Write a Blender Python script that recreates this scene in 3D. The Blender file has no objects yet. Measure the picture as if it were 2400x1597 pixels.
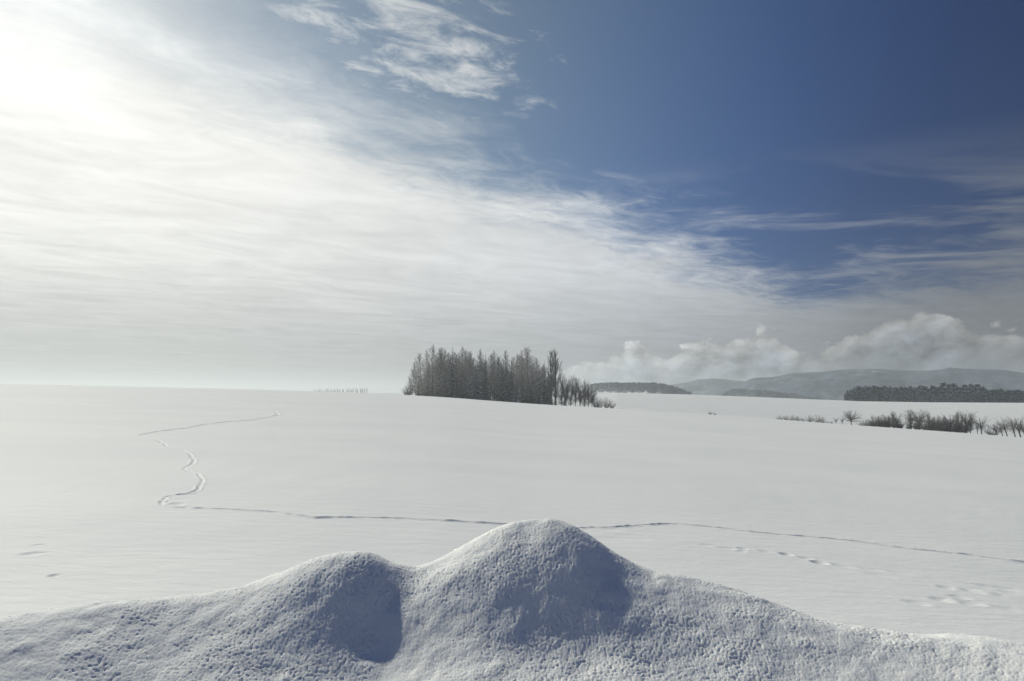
import bpy, math, random
import numpy as np
from mathutils import Vector, kdtree

R = math.radians
scene = bpy.context.scene
col = scene.collection
rng = np.random.default_rng(7)
random.seed(7)

# ------------------------------------------------------------------ camera
EYE = 2.0
F = 1600.0                      # focal length in photo pixels (2400 wide): 24 mm on 36 mm
PITCH = math.atan(126.5 / F)
cam_d = bpy.data.cameras.new('camera')
cam_d.lens = 24.0
cam_d.sensor_width = 36.0
cam_d.clip_start = 0.05
cam_d.clip_end = 30000
cam = bpy.data.objects.new('camera', cam_d)
cam.location = (0, 0, EYE)
cam.rotation_euler = (R(90) + PITCH, 0, 0)
col.objects.link(cam)
scene.camera = cam

scene.view_settings.view_transform = 'Standard'
scene.view_settings.look = 'None'
scene.view_settings.exposure = 0.0
scene.view_settings.gamma = 1.0
scene.view_settings.use_curve_mapping = False
scene.cycles.use_denoising = True
scene.cycles.max_bounces = 6
scene.cycles.diffuse_bounces = 3
scene.cycles.volume_bounces = 1
scene.cycles.sample_clamp_indirect = 6

SUN_AZ, SUN_EL = -39.5, 32.5
SD = Vector((math.sin(R(SUN_AZ)) * math.cos(R(SUN_EL)), math.cos(R(SUN_AZ)) * math.cos(R(SUN_EL)), math.sin(R(SUN_EL))))

# ------------------------------------------------------------------ node helper
class S:
    """a socket with arithmetic"""
    def __init__(s, nt, sock): s.nt, s.k = nt, sock
    def _m(s, op, *a, clamp=False):
        n = s.nt.nodes.new('ShaderNodeMath'); n.operation = op; n.use_clamp = clamp
        for i, v in enumerate((s,) + a):
            if isinstance(v, S): s.nt.links.new(v.k, n.inputs[i])
            else: n.inputs[i].default_value = v
        return S(s.nt, n.outputs[0])
    def __add__(s, o): return s._m('ADD', o)
    __radd__ = __add__
    def __mul__(s, o): return s._m('MULTIPLY', o)
    __rmul__ = __mul__
    def __sub__(s, o): return s._m('SUBTRACT', o)
    def __rsub__(s, o): return (s * -1.0) + o
    def __truediv__(s, o): return s._m('DIVIDE', o)
    def max(s, o): return s._m('MAXIMUM', o)
    def min(s, o): return s._m('MINIMUM', o)
    def pow(s, o): return s._m('POWER', o)
    def f(s, op, *a): return s._m(op, *a)
    def smooth(s, lo, hi, a=0.0, b=1.0):
        n = s.nt.nodes.new('ShaderNodeMapRange'); n.interpolation_type = 'SMOOTHSTEP'
        s.nt.links.new(s.k, n.inputs[0])
        for i, v in zip((1, 2, 3, 4), (lo, hi, a, b)): n.inputs[i].default_value = v
        return S(s.nt, n.outputs[0])
    def curve(s, pts):
        n = s.nt.nodes.new('ShaderNodeFloatCurve')
        c = n.mapping.curves[0]
        xs = [p[0] for p in pts]; x0, x1 = min(xs), max(xs)
        ys = [p[1] for p in pts]; y0, y1 = min(ys), max(ys)
        t = (s - x0) * (1.0 / (x1 - x0))
        s.nt.links.new(t._m('ADD', 0.0, clamp=True).k, n.inputs['Value'])
        q = [((x - x0) / (x1 - x0), (y - y0) / (y1 - y0)) for x, y in pts]
        while len(c.points) < len(q): c.points.new(0.5, 0.5)
        for p, v in zip(c.points, q): p.location = v; p.handle_type = 'AUTO_CLAMPED'
        n.mapping.use_clip = False
        n.mapping.update()
        return S(s.nt, n.outputs[0]) * (y1 - y0) + y0

def vec(nt, x, y, z=0.0):
    n = nt.nodes.new('ShaderNodeCombineXYZ')
    for i, v in enumerate((x, y, z)):
        if isinstance(v, S): nt.links.new(v.k, n.inputs[i])
        else: n.inputs[i].default_value = v
    return S(nt, n.outputs[0])

def noise(nt, v, scale, detail=5.0, rough=0.55, dist=0.0, typ='FBM', norm=True):
    n = nt.nodes.new('ShaderNodeTexNoise')
    n.noise_type = typ; n.normalize = norm
    if v is not None: nt.links.new(v.k, n.inputs['Vector'])
    n.inputs['Scale'].default_value = scale; n.inputs['Detail'].default_value = detail
    n.inputs['Roughness'].default_value = rough; n.inputs['Distortion'].default_value = dist
    return S(nt, n.outputs['Fac'])

def mixc(nt, fac, a, b, mode='MIX'):
    n = nt.nodes.new('ShaderNodeMix'); n.data_type = 'RGBA'; n.blend_type = mode
    for sock, v in ((n.inputs[0], fac), (n.inputs[6], a), (n.inputs[7], b)):
        if isinstance(v, S): nt.links.new(v.k, sock)
        elif isinstance(v, (int, float)): sock.default_value = v
        else: sock.default_value = (*v, 1)
    return S(nt, n.outputs[2])

# ------------------------------------------------------------------ world: clear sky with a cloud sheet
SKY_STRENGTH = 0.1
def build_world():
    w = bpy.data.worlds.new('World'); scene.world = w
    w.use_nodes = True
    nt = w.node_tree; nt.nodes.clear()
    out = nt.nodes.new('ShaderNodeOutputWorld'); bg = nt.nodes.new('ShaderNodeBackground')
    bg.inputs['Strength'].default_value = SKY_STRENGTH
    nt.links.new(bg.outputs[0], out.inputs[0])
    sky = nt.nodes.new('ShaderNodeTexSky'); sky.sky_type = 'NISHITA'; sky.sun_disc = False
    sky.sun_elevation = R(SUN_EL); sky.sun_rotation = R(SUN_AZ)
    sky.altitude = 300; sky.air_density = 1.0; sky.dust_density = 0.6; sky.ozone_density = 1.6
    tc = nt.nodes.new('ShaderNodeTexCoord')
    sp = nt.nodes.new('ShaderNodeSeparateXYZ'); nt.links.new(tc.outputs['Generated'], sp.inputs[0])
    x, y, z = (S(nt, o) for o in sp.outputs)
    g = (x * SD.x + y * SD.y + z * SD.z).min(0.99999).max(-0.99999).f('ARCCOSINE') * (180 / math.pi)   # angle from the sun
    # clear sky: Nishita, deepened away from the sun as through polarised winter air
    dim = g.curve([(0, 1.0), (10, .62), (20, .60), (32, .54), (43, .43), (51, .32), (59, .22), (67, .15), (76, .12), (88, .12), (110, .24), (180, .30)])  # unseen sky behind the camera raised again, for bluer fill on the snow
    tint = mixc(nt, g.smooth(28, 76), (1.0, 1.07, 1.0), (.34, .95, 2.1))
    base = mixc(nt, 1.0, S(nt, sky.outputs[0]), tint, 'MULTIPLY')
    scl = nt.nodes.new('ShaderNodeVectorMath'); scl.operation = 'SCALE'
    nt.links.new(base.k, scl.inputs[0]); nt.links.new((dim * 1.0).k, scl.inputs['Scale'])
    base = S(nt, scl.outputs[0])
    # cloud sheet on a plane overhead
    zz = z.max(0.0) + 0.03
    px, py = x / zz, y / zz
    P = vec(nt, px, py, 0.0)
    u, v = px * .80 + py * .60, py * .80 - px * .60            # along / across the streaks
    Q = vec(nt, u * 1.0, v * 1.75, 1.7)
    big = noise(nt, vec(nt, u * .55, v * .95, 4.1), 1.0, 3.0, .5, .3)
    mid = noise(nt, Q, 1.5, 9.0, .62, .35)
    fine = noise(nt, vec(nt, u * 1.3, v * 2.0, 9.2), 3.6, 9.0, .66, .8)
    n = (big - .5) * .9 + (mid - .5) * 1.15 + (fine - .5) * .75
    d1 = (py - 2.70 - px * 1.18) * .645                          # the sheet's long straight edge
    a1 = (d1 + n * 1.05 * py.smooth(1.5, 3.4, .38, 1.0)).smooth(-.30, .62)
    d2 = (px - 2.55) * .60 + (py - 4.2) * .12                     # second bank low beyond
    a2 = (d2 + n * 1.7).smooth(-.3, 1.2) * .85
    cx, cy = px + .26, py - 1.74                                 # broken fleece overhead
    cx = cx - cy * .25
    d3 = .32 - (cx * cx * 1.9 + cy * cy * .7).f('SQRT')
    n3 = noise(nt, vec(nt, u * 2.2, v * 3.4, 5.5), 2.3, 9.0, .64, .5)
    a3 = (d3 * 1.25 + (n3 - .52) * 1.9 + (fine - .5) * .5).smooth(-.10, .50) * .72
    u2, v2 = px * .95 - py * .31, py * .95 + px * .31
    w1 = noise(nt, vec(nt, u2 * .75, v2 * 1.5, 3.1), 1.15, 9.0, .62, .7)
    w2 = noise(nt, vec(nt, u2 * .30, v2 * .5, 7.7), 1.0, 2.0, .5)
    wisps = (w1 + (w2 - .5) * .45 + z.smooth(.26, .14) * .05 - .43).smooth(0.0, .25) * z.smooth(.33, .17) * px.smooth(-.2, .8) * .80
    a4 = z.smooth(.165, .085)                                    # the sheet closes towards the horizon
    a4 = (a4 + (n * .55) * z.smooth(.19, .1)).smooth(.15, .9)
    alpha = a1.max(a2).max(a3).max(wisps).max(a4)
    lum = g.curve([(0, 1.7), (5, 1.40), (9, 1.16), (14, 1.0), (22, .89), (31, .77), (40, .73), (52, .65), (62, .48), (75, .23), (110, .20), (180, .22)])  # unseen clouds behind the camera held dim to keep that fill blue
    relief = noise(nt, vec(nt, u * .9, v * 1.7, 2.2), 1.5, 7.0, .58, .9)
    lum = lum * ((relief - .5) * .58 + (fine - .5) * .16 + 1.0)
    lum = lum * z.smooth(.0, .22, .52, 1.0)
    ctint = mixc(nt, g.smooth(15, 80), (1.0, 1.0, .96), (.90, .98, 1.10))
    sc2 = nt.nodes.new('ShaderNodeVectorMath'); sc2.operation = 'SCALE'
    nt.links.new(ctint.k, sc2.inputs[0]); nt.links.new((lum * (1 / SKY_STRENGTH)).k, sc2.inputs['Scale'])
    c = mixc(nt, alpha, base, S(nt, sc2.outputs[0]))
    # cumulus row over the far hills
    az = x.f('ARCTAN2', y) * (180 / math.pi)
    el = z.f('ARCSINE') * (180 / math.pi)
    top = az.curve([(-8, -3.0), (-2, .5), (3, 2.9), (7, 3.7), (9.6, 4.7), (11, 5.1), (12.6, 4.0), (14.5, 5.0), (17, 5.3), (20.5, 6.0), (23, 4.2), (25.5, 4.9),
                    (28, 6.4), (30.8, 7.1), (33, 6.0), (36, 5.2), (38.5, 4.6), (44, 5.5), (50, 3.2), (60, 1.0)])
    A = vec(nt, az * .30, el * .42, 3.3)
    def billow(V):
        vo = nt.nodes.new('ShaderNodeTexVoronoi'); vo.feature = 'SMOOTH_F1'; vo.normalize = False
        nt.links.new(V.k, vo.inputs['Vector']); vo.inputs['Scale'].default_value = 1.15
        vo.inputs['Detail'].default_value = 3.0; vo.inputs['Roughness'].default_value = .5; vo.inputs['Lacunarity'].default_value = 2.3
        vo.inputs['Smoothness'].default_value = .12
        return S(nt, vo.outputs['Distance'])
    wob = noise(nt, A, 1.7, 6.0, .55)
    W = vec(nt, az * .30 + wob * .5, el * .42 + wob * .5, 3.3)
    W2 = vec(nt, az * .30 + wob * .5 - .20, el * .42 + wob * .5 + .22, 3.3)
    b1, b2 = billow(W), billow(W2)
    edge = top - el + (.52 - b1) * 1.8 + (wob - .5) * 1.2
    ca = edge.smooth(0.0, .45)
    lit = (b2 - b1) * 1.1 + (.55 - b1) * .5
    deep = edge.smooth(.4, 3.2)
    cl = (lit * .62 + (.5 - b1) * .25 + (wob - .5) * .45 + 1.20 - deep * .22) * g.curve([(20, .80), (40, .68), (55, .56), (65, .43), (75, .30), (90, .26), (180, .26)])
    sc3 = nt.nodes.new('ShaderNodeVectorMath'); sc3.operation = 'SCALE'
    ct2 = mixc(nt, deep, (.99, 1.0, .99), (.87, .97, 1.09))
    nt.links.new(ct2.k, sc3.inputs[0]); nt.links.new((cl * (1 / SKY_STRENGTH)).k, sc3.inputs['Scale'])
    ca = ca.min((top - el + .30).smooth(0.0, .5))
    c = mixc(nt, ca * .85, c, S(nt, sc3.outputs[0]))
    nt.links.new(c.k, bg.inputs['Color'])
    w.cycles.sampling_method = 'MANUAL'; w.cycles.sample_map_resolution = 1024
build_world()

sun_d = bpy.data.lights.new('sun', 'SUN')
sun_d.energy = 3.4
sun_d.angle = R(0.8)
sun_d.color = (1.0, .975, .82)
sun = bpy.data.objects.new('sun', sun_d)
sun.rotation_euler = (-SD).to_track_quat('-Z', 'Y').to_euler()
sun.location = (0, 0, 60)
col.objects.link(sun)

# ------------------------------------------------------------------ object helpers
def tag(o, label=None, cat=None, group=None, kind=None):
    if label: o['label'] = label
    if cat: o['category'] = cat
    if group: o['group'] = group
    if kind: o['kind'] = kind
    return o

def mesh(name, verts, quads=None, tris=None, mats=(), midx=None, smooth=False):
    me = bpy.data.meshes.new(name)
    verts = np.asarray(verts, np.float32)
    q = np.zeros((0, 4), np.int32) if quads is None else np.asarray(quads, np.int32)
    t = np.zeros((0, 3), np.int32) if tris is None else np.asarray(tris, np.int32)
    me.vertices.add(len(verts)); me.vertices.foreach_set('co', verts.ravel())
    nl = q.size + t.size
    me.loops.add(nl); me.loops.foreach_set('vertex_index', np.concatenate([q.ravel(), t.ravel()]))
    me.polygons.add(len(q) + len(t))
    ls = np.concatenate([np.arange(len(q)) * 4, q.size + np.arange(len(t)) * 3]).astype(np.int32)
    me.polygons.foreach_set('loop_start', ls)
    for m in mats: me.materials.append(m)
    if midx is not None: me.polygons.foreach_set('material_index', np.asarray(midx, np.int32))
    me.update(calc_edges=True)
    me.polygons.foreach_set('use_smooth', np.full(len(q) + len(t), smooth))
    me.validate()
    return me

def obj(name, me, parent=None):
    o = bpy.data.objects.new(name, me); col.objects.link(o)
    if parent: o.parent = parent
    return o

def empty(name, loc=(0, 0, 0)):
    o = bpy.data.objects.new(name, None); col.objects.link(o)
    o.location = loc; o.empty_display_size = .3
    return o

# ------------------------------------------------------------------ photo pixel -> direction
def ray(px, py):
    xc = (np.asarray(px, float) - 1200) / F; yc = (798.5 - np.asarray(py, float)) / F
    return xc, math.cos(PITCH) - yc * math.sin(PITCH), math.sin(PITCH) + yc * math.cos(PITCH)
def az_t(px, py):
    x, y, z = ray(px, py)
    return np.degrees(np.arctan2(x, y)), z / np.hypot(x, y)

# ------------------------------------------------------------------ noise on arrays
def _hash(ix, iy, seed):
    h = (ix.astype(np.int64) * 374761393 + iy.astype(np.int64) * 668265263 + seed * 1274126177) & 0x7fffffff
    h = ((h ^ (h >> 13)) * 1274126177) & 0x7fffffff
    return ((h ^ (h >> 16)) & 0xffffff) / float(0xffffff)
def vnoise(x, y, seed=0):
    ix, iy = np.floor(x), np.floor(y); fx, fy = x - ix, y - iy
    fx = fx * fx * fx * (fx * (fx * 6 - 15) + 10); fy = fy * fy * fy * (fy * (fy * 6 - 15) + 10)
    a, b = _hash(ix, iy, seed), _hash(ix + 1, iy, seed)
    c, d = _hash(ix, iy + 1, seed), _hash(ix + 1, iy + 1, seed)
    return (a + (b - a) * fx) * (1 - fy) + (c + (d - c) * fx) * fy - .5
def fbm(x, y, octv=4, seed=0, gain=.5):
    s, a = 0, 1.0
    for i in range(octv):
        s = s + a * vnoise(x * 2 ** i + 17.3 * i, y * 2 ** i - 9.1 * i, seed + i); a *= gain
    return s
def worley(x, y, seed=0):
    ix, iy = np.floor(x), np.floor(y); best = np.full(x.shape, 9.0)
    for dx in (-1, 0, 1):
        for dy in (-1, 0, 1):
            cx, cy = ix + dx, iy + dy
            d = (cx + _hash(cx, cy, seed) - x) ** 2 + (cy + _hash(cx, cy, seed + 91) - y) ** 2
            best = np.minimum(best, d)
    return np.sqrt(best)
def sstep(a, b, x):
    t = np.clip((x - a) / (b - a), 0, 1); return t * t * (3 - 2 * t)

# ------------------------------------------------------------------ terrain
RC = 250.0                       # range of the near field's crest
K = EYE / RC ** 2
_c = np.array([(0, 900), (200, 904), (400, 908.5), (600, 913.5), (850, 921), (946, 926), (1042, 931), (1154, 940), (1266, 948), (1343, 952.5), (1444, 958),
               (1560, 964.5), (1669, 972), (1819, 983), (2003, 997), (2122, 1005), (2214, 1011.6), (2400, 1026)], float)
CA, CT = az_t(_c[:, 0], _c[:, 1])
CA = np.concatenate([[-180, -90, -55], CA, [50, 75, 120, 180]]); CT = np.concatenate([[0, .004, .0125], CT, [-.068, -.07, -.03, 0]])
_f = np.array([(0, 921), (1300, 921.5), (1404, 923.5), (1446, 921), (1617, 925), (1775, 931), (1906, 936.5), (1960, 938.5), (2017, 941), (2175, 943.5), (2400, 944.7)], float)
FA, FT = az_t(_f[:, 0], _f[:, 1])
FA = np.concatenate([[-180], FA, [180]]); FT = np.concatenate([[0.0], FT, [FT[-1]]])
RF = 520.0
HILLS = [(11.0, 4.1, 880, 100, 25.0), (21.2, 3.1, 1050, 120, 18.0)]     # wooded rises: az, half-width deg, range, depth, height

def crest_t(a):
    s = 0
    for d in (-1.5, -.75, 0, .75, 1.5): s = s + np.interp(a + d, CA, CT)
    return s / 5

def bank_parts(x, y):
    """heights of the ploughed-up snow bank and of the mounds on it"""
    r = np.hypot(x, y); a = np.degrees(np.arctan2(x, y))
    def lump(cx, cy, wl, wr, wf, wb, h, rot=0.0, p=2.0, fr=None):
        c, s = math.cos(R(rot)), math.sin(R(rot))
        dx, dy = (x - cx) * c + (y - cy) * s, -(x - cx) * s + (y - cy) * c
        wfx = wf if fr is None else wf + (fr - wf) * sstep(-.25, .25, dx)
        q = (np.abs(dx) / np.where(dx < 0, wl, wr)) ** p + (np.abs(dy) / np.where(dy < 0, wfx, wb)) ** p
        return h * np.exp(-q)
    def along(xs, ys):
        return sum(np.interp(a + d, xs, ys) for d in (-4.5, -3, -1.5, 0, 1.5, 3, 4.5)) / 7
    back = along( [-180, -60, -37, -28, -20, -12, -4, 4, 10, 20, 26, 33, 45, 70, 180], [3.0, 4.6, 5.0, 4.85, 4.7, 4.65, 4.75, 4.9, 4.95, 4.75, 4.7, 5.1, 5.3, 4.6, 3.0])
    wid = along( [-180, -40, -20, 0, 22, 30, 40, 60, 180], [1.3, 1.1, .95, .8, .95, 1.7, 2.6, 3.0, 2.0])
    hgt = along( [-180, -50, -37, -25, -12, 0, 12, 22, 30, 38, 60, 180], [.665, .75, .765, .745, .70, .75, .735, .71, .69, .69, .6, .5])
    bank = hgt * (1 - sstep(-.35, 1.0, (r - back) / wid))
    bank = bank - .285 * (1 - np.exp(-(np.maximum(4.9 - r, 0) / 1.15) ** 2))
    m_a = lump(.15, 5.0, .76, .49, 1.15, .5, .435, 0, 2.3, 1.0)
    m_b = lump(-1.0, 4.42, .58, .30, .74, .42, .30, 0, 2.2, .66)
    m_c = lump(-1.60, 5.25, .55, .60, .6, .5, .27, 0, 2.0)
    m_d = lump(2.42, 5.75, .45, .55, .5, .5, .17, 0, 2.2)
    m_l = lump(-2.25, 4.5, .9, .75, .6, .5, .10, 0, 2.0)
    m_r = lump(1.45, 4.45, .75, .50, .55, .5, .045, -12, 2.3) + lump(.62, 4.30, .46, .9, .75, .50, .135, 0, 2.2)
    hol = lump(-.42, 4.05, .42, .45, .55, .5, .085) + lump(.30, 3.75, .6, .5, .22, .28, -.05) + lump(-.55, 3.75, .5, .4, .25, .3, -.04) + lump(.35, 3.15, .7, .6, .3, .25, .05)
    return bank, m_a, m_b, m_c, m_d, m_l + m_r + hol

def terrain(a, r):
    """ground height at azimuth a (degrees) and range r"""
    tc = crest_t(a)
    s = tc + 2 * EYE / RC
    near = s * r - K * r * r
    near = near * sstep(2.0, 12.0, r) + 0.0
    tf = np.interp(a, FA, FT)
    x, y = r * np.sin(np.radians(a)), r * np.cos(np.radians(a))
    t_v = np.minimum(tc - .022, tf - .03)
    u = np.clip((r - 320) / (RF - 320), 0, 1)
    tt = t_v + (tf - t_v) * (1 - (1 - u) ** 1.6)
    far = EYE + r * tt
    plain = -24.0 + 3.0 * vnoise(x / 700, y / 700, 5)
    for ha, hw, hr, hd, hh in HILLS:
        plain = plain + hh * np.exp(-np.abs((a - ha) / hw) ** 3.2 - ((r - hr) / hd) ** 2)
    w = sstep(RF, 950, r)
    far = (EYE + np.maximum(RF, 0) * tf) * 1.0 * (r >= RF) + far * (r < RF)
    far = far * (1 - w) + plain * w
    w2 = sstep(RC * 1.10, RC * 1.36, r)
    z = near * (1 - w2) + far * w2
    # wind-made undulation
    z = z + .05 * vnoise(x / 9, y / 14, 3) * sstep(7, 14, r) * sstep(240, 120, r) + .012 * fbm(x / 1.6, y / 2.4, 3, 8) * sstep(5, 8, r) * sstep(60, 25, r)
    return z

def ground_z(a, r, detail=True):
    a = np.asarray(a, float); r = np.asarray(r, float)
    z = terrain(a, r)
    x, y = r * np.sin(np.radians(a)), r * np.cos(np.radians(a))
    p = bank_parts(x, y)
    return z + sum(p) * (r < 12)

def near_range(px, py):
    a, t = az_t(px, py)
    s = crest_t(a) + 2 * EYE / RC
    b = s - t
    disc = np.maximum(b * b - 4 * K * EYE, 0)
    return a, (b - np.sqrt(disc)) / (2 * K)

# ------------------------------------------------------------------ materials
def material(name):
    m = bpy.data.materials.new(name); m.use_nodes = True
    nt = m.node_tree
    return m, nt, nt.nodes['Principled BSDF']

def snow_material(name, fluffy):
    m, nt, b = material(name)
    geo = nt.nodes.new('ShaderNodeNewGeometry')
    P = S(nt, geo.outputs['Position'])
    mp = nt.nodes.new('ShaderNodeMapping'); nt.links.new(P.k, mp.inputs[0])
    mp.inputs['Scale'].default_value = (1.0, 1.0, 1.0) if fluffy else (.35, 1.0, 1.0)
    V = S(nt, mp.outputs[0])
    c = noise(nt, V, 3.0 if fluffy else .25, 4.0, .6)
    cc = mixc(nt, c.smooth(.35, .65), (.86, .87, .875), (.905, .91, .905))
    nt.links.new(cc.k, b.inputs['Base Color'])
    b.inputs['Roughness'].default_value = .62
    b.inputs['Specular IOR Level'].default_value = 0.0
    if fluffy:
        h = noise(nt, V, 95.0, 4.0, .7) * 1.0
        bump = nt.nodes.new('ShaderNodeBump'); bump.inputs['Distance'].default_value = .006; bump.inputs['Strength'].default_value = .6
        b.inputs['Subsurface Weight'].default_value = .7; b.inputs['Subsurface Scale'].default_value = .014; b.inputs['Subsurface Radius'].default_value = (.9, 1.0, 1.15)
    else:
        h = noise(nt, V, 30.0, 3.0, .6) * .35 + noise(nt, V, 6.0, 4.0, .55) * 1.0 
        bump = nt.nodes.new('ShaderNodeBump'); bump.inputs['Distance'].default_value = .02; bump.inputs['Strength'].default_value = .75
    nt.links.new(h.k, bump.inputs['Height'])
    nt.links.new(bump.outputs[0], b.inputs['Normal'])
    # a weak broad glint from the ice grains
    gl = nt.nodes.new('ShaderNodeBsdfGlossy'); gl.inputs['Roughness'].default_value = .72; gl.inputs['Color'].default_value = (1, 1, 1, 1)
    mx = nt.nodes.new('ShaderNodeMixShader'); mx.inputs[0].default_value = .078 if not fluffy else .03
    nt.links.new(b.outputs[0], mx.inputs[1]); nt.links.new(gl.outputs[0], mx.inputs[2])
    nt.links.new(mx.outputs[0], nt.nodes['Material Output'].inputs['Surface'])
    return m
M_FIELD = snow_material('field_snow', False)
M_BANK = snow_material('fluffy_snow', True)

def plain_material(name, c0, c1, scale, rough=.9, rand=0.0, bumpd=0.0):
    m, nt, b = material(name)
    tcn = nt.nodes.new('ShaderNodeTexCoord')
    n = noise(nt, S(nt, tcn.outputs['Object']), scale, 4.0, .6)
    c = mixc(nt, n.smooth(.3, .7), c0, c1)
    if rand:
        oi = nt.nodes.new('ShaderNodeObjectInfo')
        k = S(nt, oi.outputs['Random']) * (2 * rand) + (1 - rand)
        sc = nt.nodes.new('ShaderNodeVectorMath'); sc.operation = 'SCALE'
        nt.links.new(c.k, sc.inputs[0]); nt.links.new(k.k, sc.inputs['Scale'])
        c = S(nt, sc.outputs[0])
    nt.links.new(c.k, b.inputs['Base Color'])
    b.inputs['Roughness'].default_value = rough
    b.inputs['Specular IOR Level'].default_value = .2
    return m
M_BARK = plain_material('grey_bark', (.075, .068, .060), (.14, .13, .115), 1.5, .95, .25)
M_LARCH = plain_material('larch_twig', (.25, .22, .188), (.42, .385, .335), .6, .95, .45)  # rime-coated twigs, lightened further to stand for the milky glare
M_TWIG = plain_material('bare_twig', (.11, .098, .088), (.20, .182, .165), .8, .95, .3)
M_NEEDLE = plain_material('spruce_needle', (.035, .043, .038), (.075, .088, .078), .9, .9, .35)
M_PINE = plain_material('pine_needle', (.022, .038, .050), (.055, .078, .094), .9, .9, .5)
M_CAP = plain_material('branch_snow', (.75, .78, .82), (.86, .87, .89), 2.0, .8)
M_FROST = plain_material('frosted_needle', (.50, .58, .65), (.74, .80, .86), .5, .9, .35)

# ------------------------------------------------------------------ ground sheet, trail and snow bank
def build_ground():
    fine_a = np.linspace(-41, 41, 660)
    outer = np.concatenate([np.linspace(41, 319, 92)[1:-1]])
    A = np.concatenate([fine_a, outer]); nA = len(A)                # wraps round
    tpx = np.arange(1500, 914, -1.55)
    t_rows = (925 - tpx) / F
    rows = [.35, 1.0, 1.8, 2.6, 3.4, 4.2, 5.0]
    s0 = -.018 + 2 * EYE / RC
    for t in t_rows:
        b = s0 - t; d = b * b - 4 * K * EYE
        if d <= 0: break
        r = (b - math.sqrt(d)) / (2 * K)
        if 5.6 < r < RC * .93 and r > rows[-1] + .03: rows.append(r)
    rows += list(np.linspace(rows[-1] + 3, 330, 34)) + list(np.linspace(334, RF + 30, 44)) + list(np.geomspace(RF + 42, 7200, 62))
    rows = np.array(rows); nR = len(rows)
    AA, RR = np.meshgrid(A, rows, indexing='ij')
    X, Y = RR * np.sin(np.radians(AA)), RR * np.cos(np.radians(AA))
    base_z = terrain(AA, RR) + sum(bank_parts(X, Y)) * (RR < 12) * sstep(5.75, 6.05, RR) - (1 - sstep(6.15, 6.6, RR)) * .05
    X, Y = RR * np.sin(np.radians(AA)), RR * np.cos(np.radians(AA))
    V = np.stack([X, Y, base_z], -1).reshape(-1, 3)
    idx = np.arange(nA * nR).reshape(nA, nR)
    nxt = np.roll(idx, -1, 0)
    quads = np.stack([idx[:, :-1], nxt[:, :-1], nxt[:, 1:], idx[:, 1:]], -1)      # [nA, nR-1, 4]
    # --- trail of an animal and the old dents: points in photo pixels set down on the field
    trail_px = [(395, 908.6), (431, 920), (480, 928), (534, 939), (611, 958), (645, 964), (653, 969.6), (637, 976.5), (595, 985), (534, 988.7), (500, 994), (470, 995.5), (447, 1003), (405, 1006.6),
                (343, 1017), (326, 1020), (355, 1029), (395, 1042.5), (424, 1053), (445, 1066), (455, 1078), (446, 1089), (446, 1101), (473, 1110), (477, 1123), (470, 1133),
                (456, 1147), (435, 1154), (386, 1161), (370, 1177), (376, 1182.6), (412, 1187.6), (534, 1191.4), (630, 1198.7), (706, 1208), (737, 1211), (783, 1209), (876, 1210),
                (1010, 1217), (1163, 1227.5), (1270, 1234), (1365, 1237), (1415, 1235), (1468, 1231), (1525, 1228), (1587, 1227.5), (1700, 1238), (1782, 1247.6), (1910, 1261), (2036, 1274), (2150, 1287), (2270, 1302), (2397, 1320), (2460, 1328)]
    ta, tr = near_range(*np.array(trail_px).T)
    tr = np.minimum(tr, RC * .9)
    tx, ty = tr * np.sin(np.radians(ta)), tr * np.cos(np.radians(ta))
    pts, seg_s, s_acc = [], [], 0.0
    for i in range(len(tx) - 1):
        L = math.hypot(tx[i + 1] - tx[i], ty[i + 1] - ty[i]); n = max(2, int(L / .025))
        for k in range(n):
            f = k / n
            pts.append((tx[i] + (tx[i + 1] - tx[i]) * f, ty[i] + (ty[i + 1] - ty[i]) * f)); seg_s.append(s_acc + L * f)
        s_acc += L
    pts = np.array(pts); seg_s = np.array(seg_s)
    wob = np.stack([vnoise(seg_s / 1.1, seg_s * 0, 31), vnoise(seg_s / 1.1, seg_s * 0, 32)], -1) * .22
    pts = pts + wob
    # dents: px, py, half length and half width (m), depth, turn
    dents = [(75, 1291, .24, .13, .10, 0), (92, 1272, .17, .08, .06, 0), (112, 1288, .12, .08, .03, 0), (127, 1336, .11, .10, .10, 0), (200, 1092, .30, .25, .05, 0), (415, 1182, .24, .20, .12, 0), (425, 1171, .25, .2, .05, 0),
             (148, 1155, .2, .15, .05, 0), (112, 1168, .2, .15, .03, 0),
             (1476, 1261, .3, .16, .025, 0), (1425, 1265, .3, .16, .025, 0), (1430, 1243, .22, .12, .03, 0), (1630, 1278, .22, .12, .03, 0), (1668, 1283, .2, .1, .04, -8), (1703, 1288, .16, .08, .05, -8), (1740, 1289, .09, .07, .05, 0),
             (1737, 1295, .09, .07, .05, 0), (1793, 1295, .12, .07, .06, -10), (1842, 1302, .10, .08, .10, 0), (1888, 1312, .10, .07, .05, -10), (1921, 1323, .12, .09, .13, -10),
             (1975, 1331, .18, .08, .05, -12), (2040, 1340, .20, .09, .03, -12), (2110, 1348, .20, .1, .025, -12), (2060, 1355, .20, .1, .025, -12), (2220, 1386, .11, .09, .06, 0), (2250, 1412, .12, .08, .05, 0), (2208, 1420, .14, .09, .06, 0), (2150, 1430, .14, .09, .05, 0),
             (2275, 1428, .14, .09, .06, 0), (2290, 1378, .22, .08, .05, 0), (2345, 1384, .26, .09, .06, 5), (2280, 1396, .16, .08, .05, 0), (2365, 1394, .16, .08, .04, 0), (2365, 1443, .16, .09, .04, 0), (2310, 1398, .14, .1, -.05, 0), (2235, 1424, .10, .07, -.04, 0)]
    dxy = []
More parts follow.
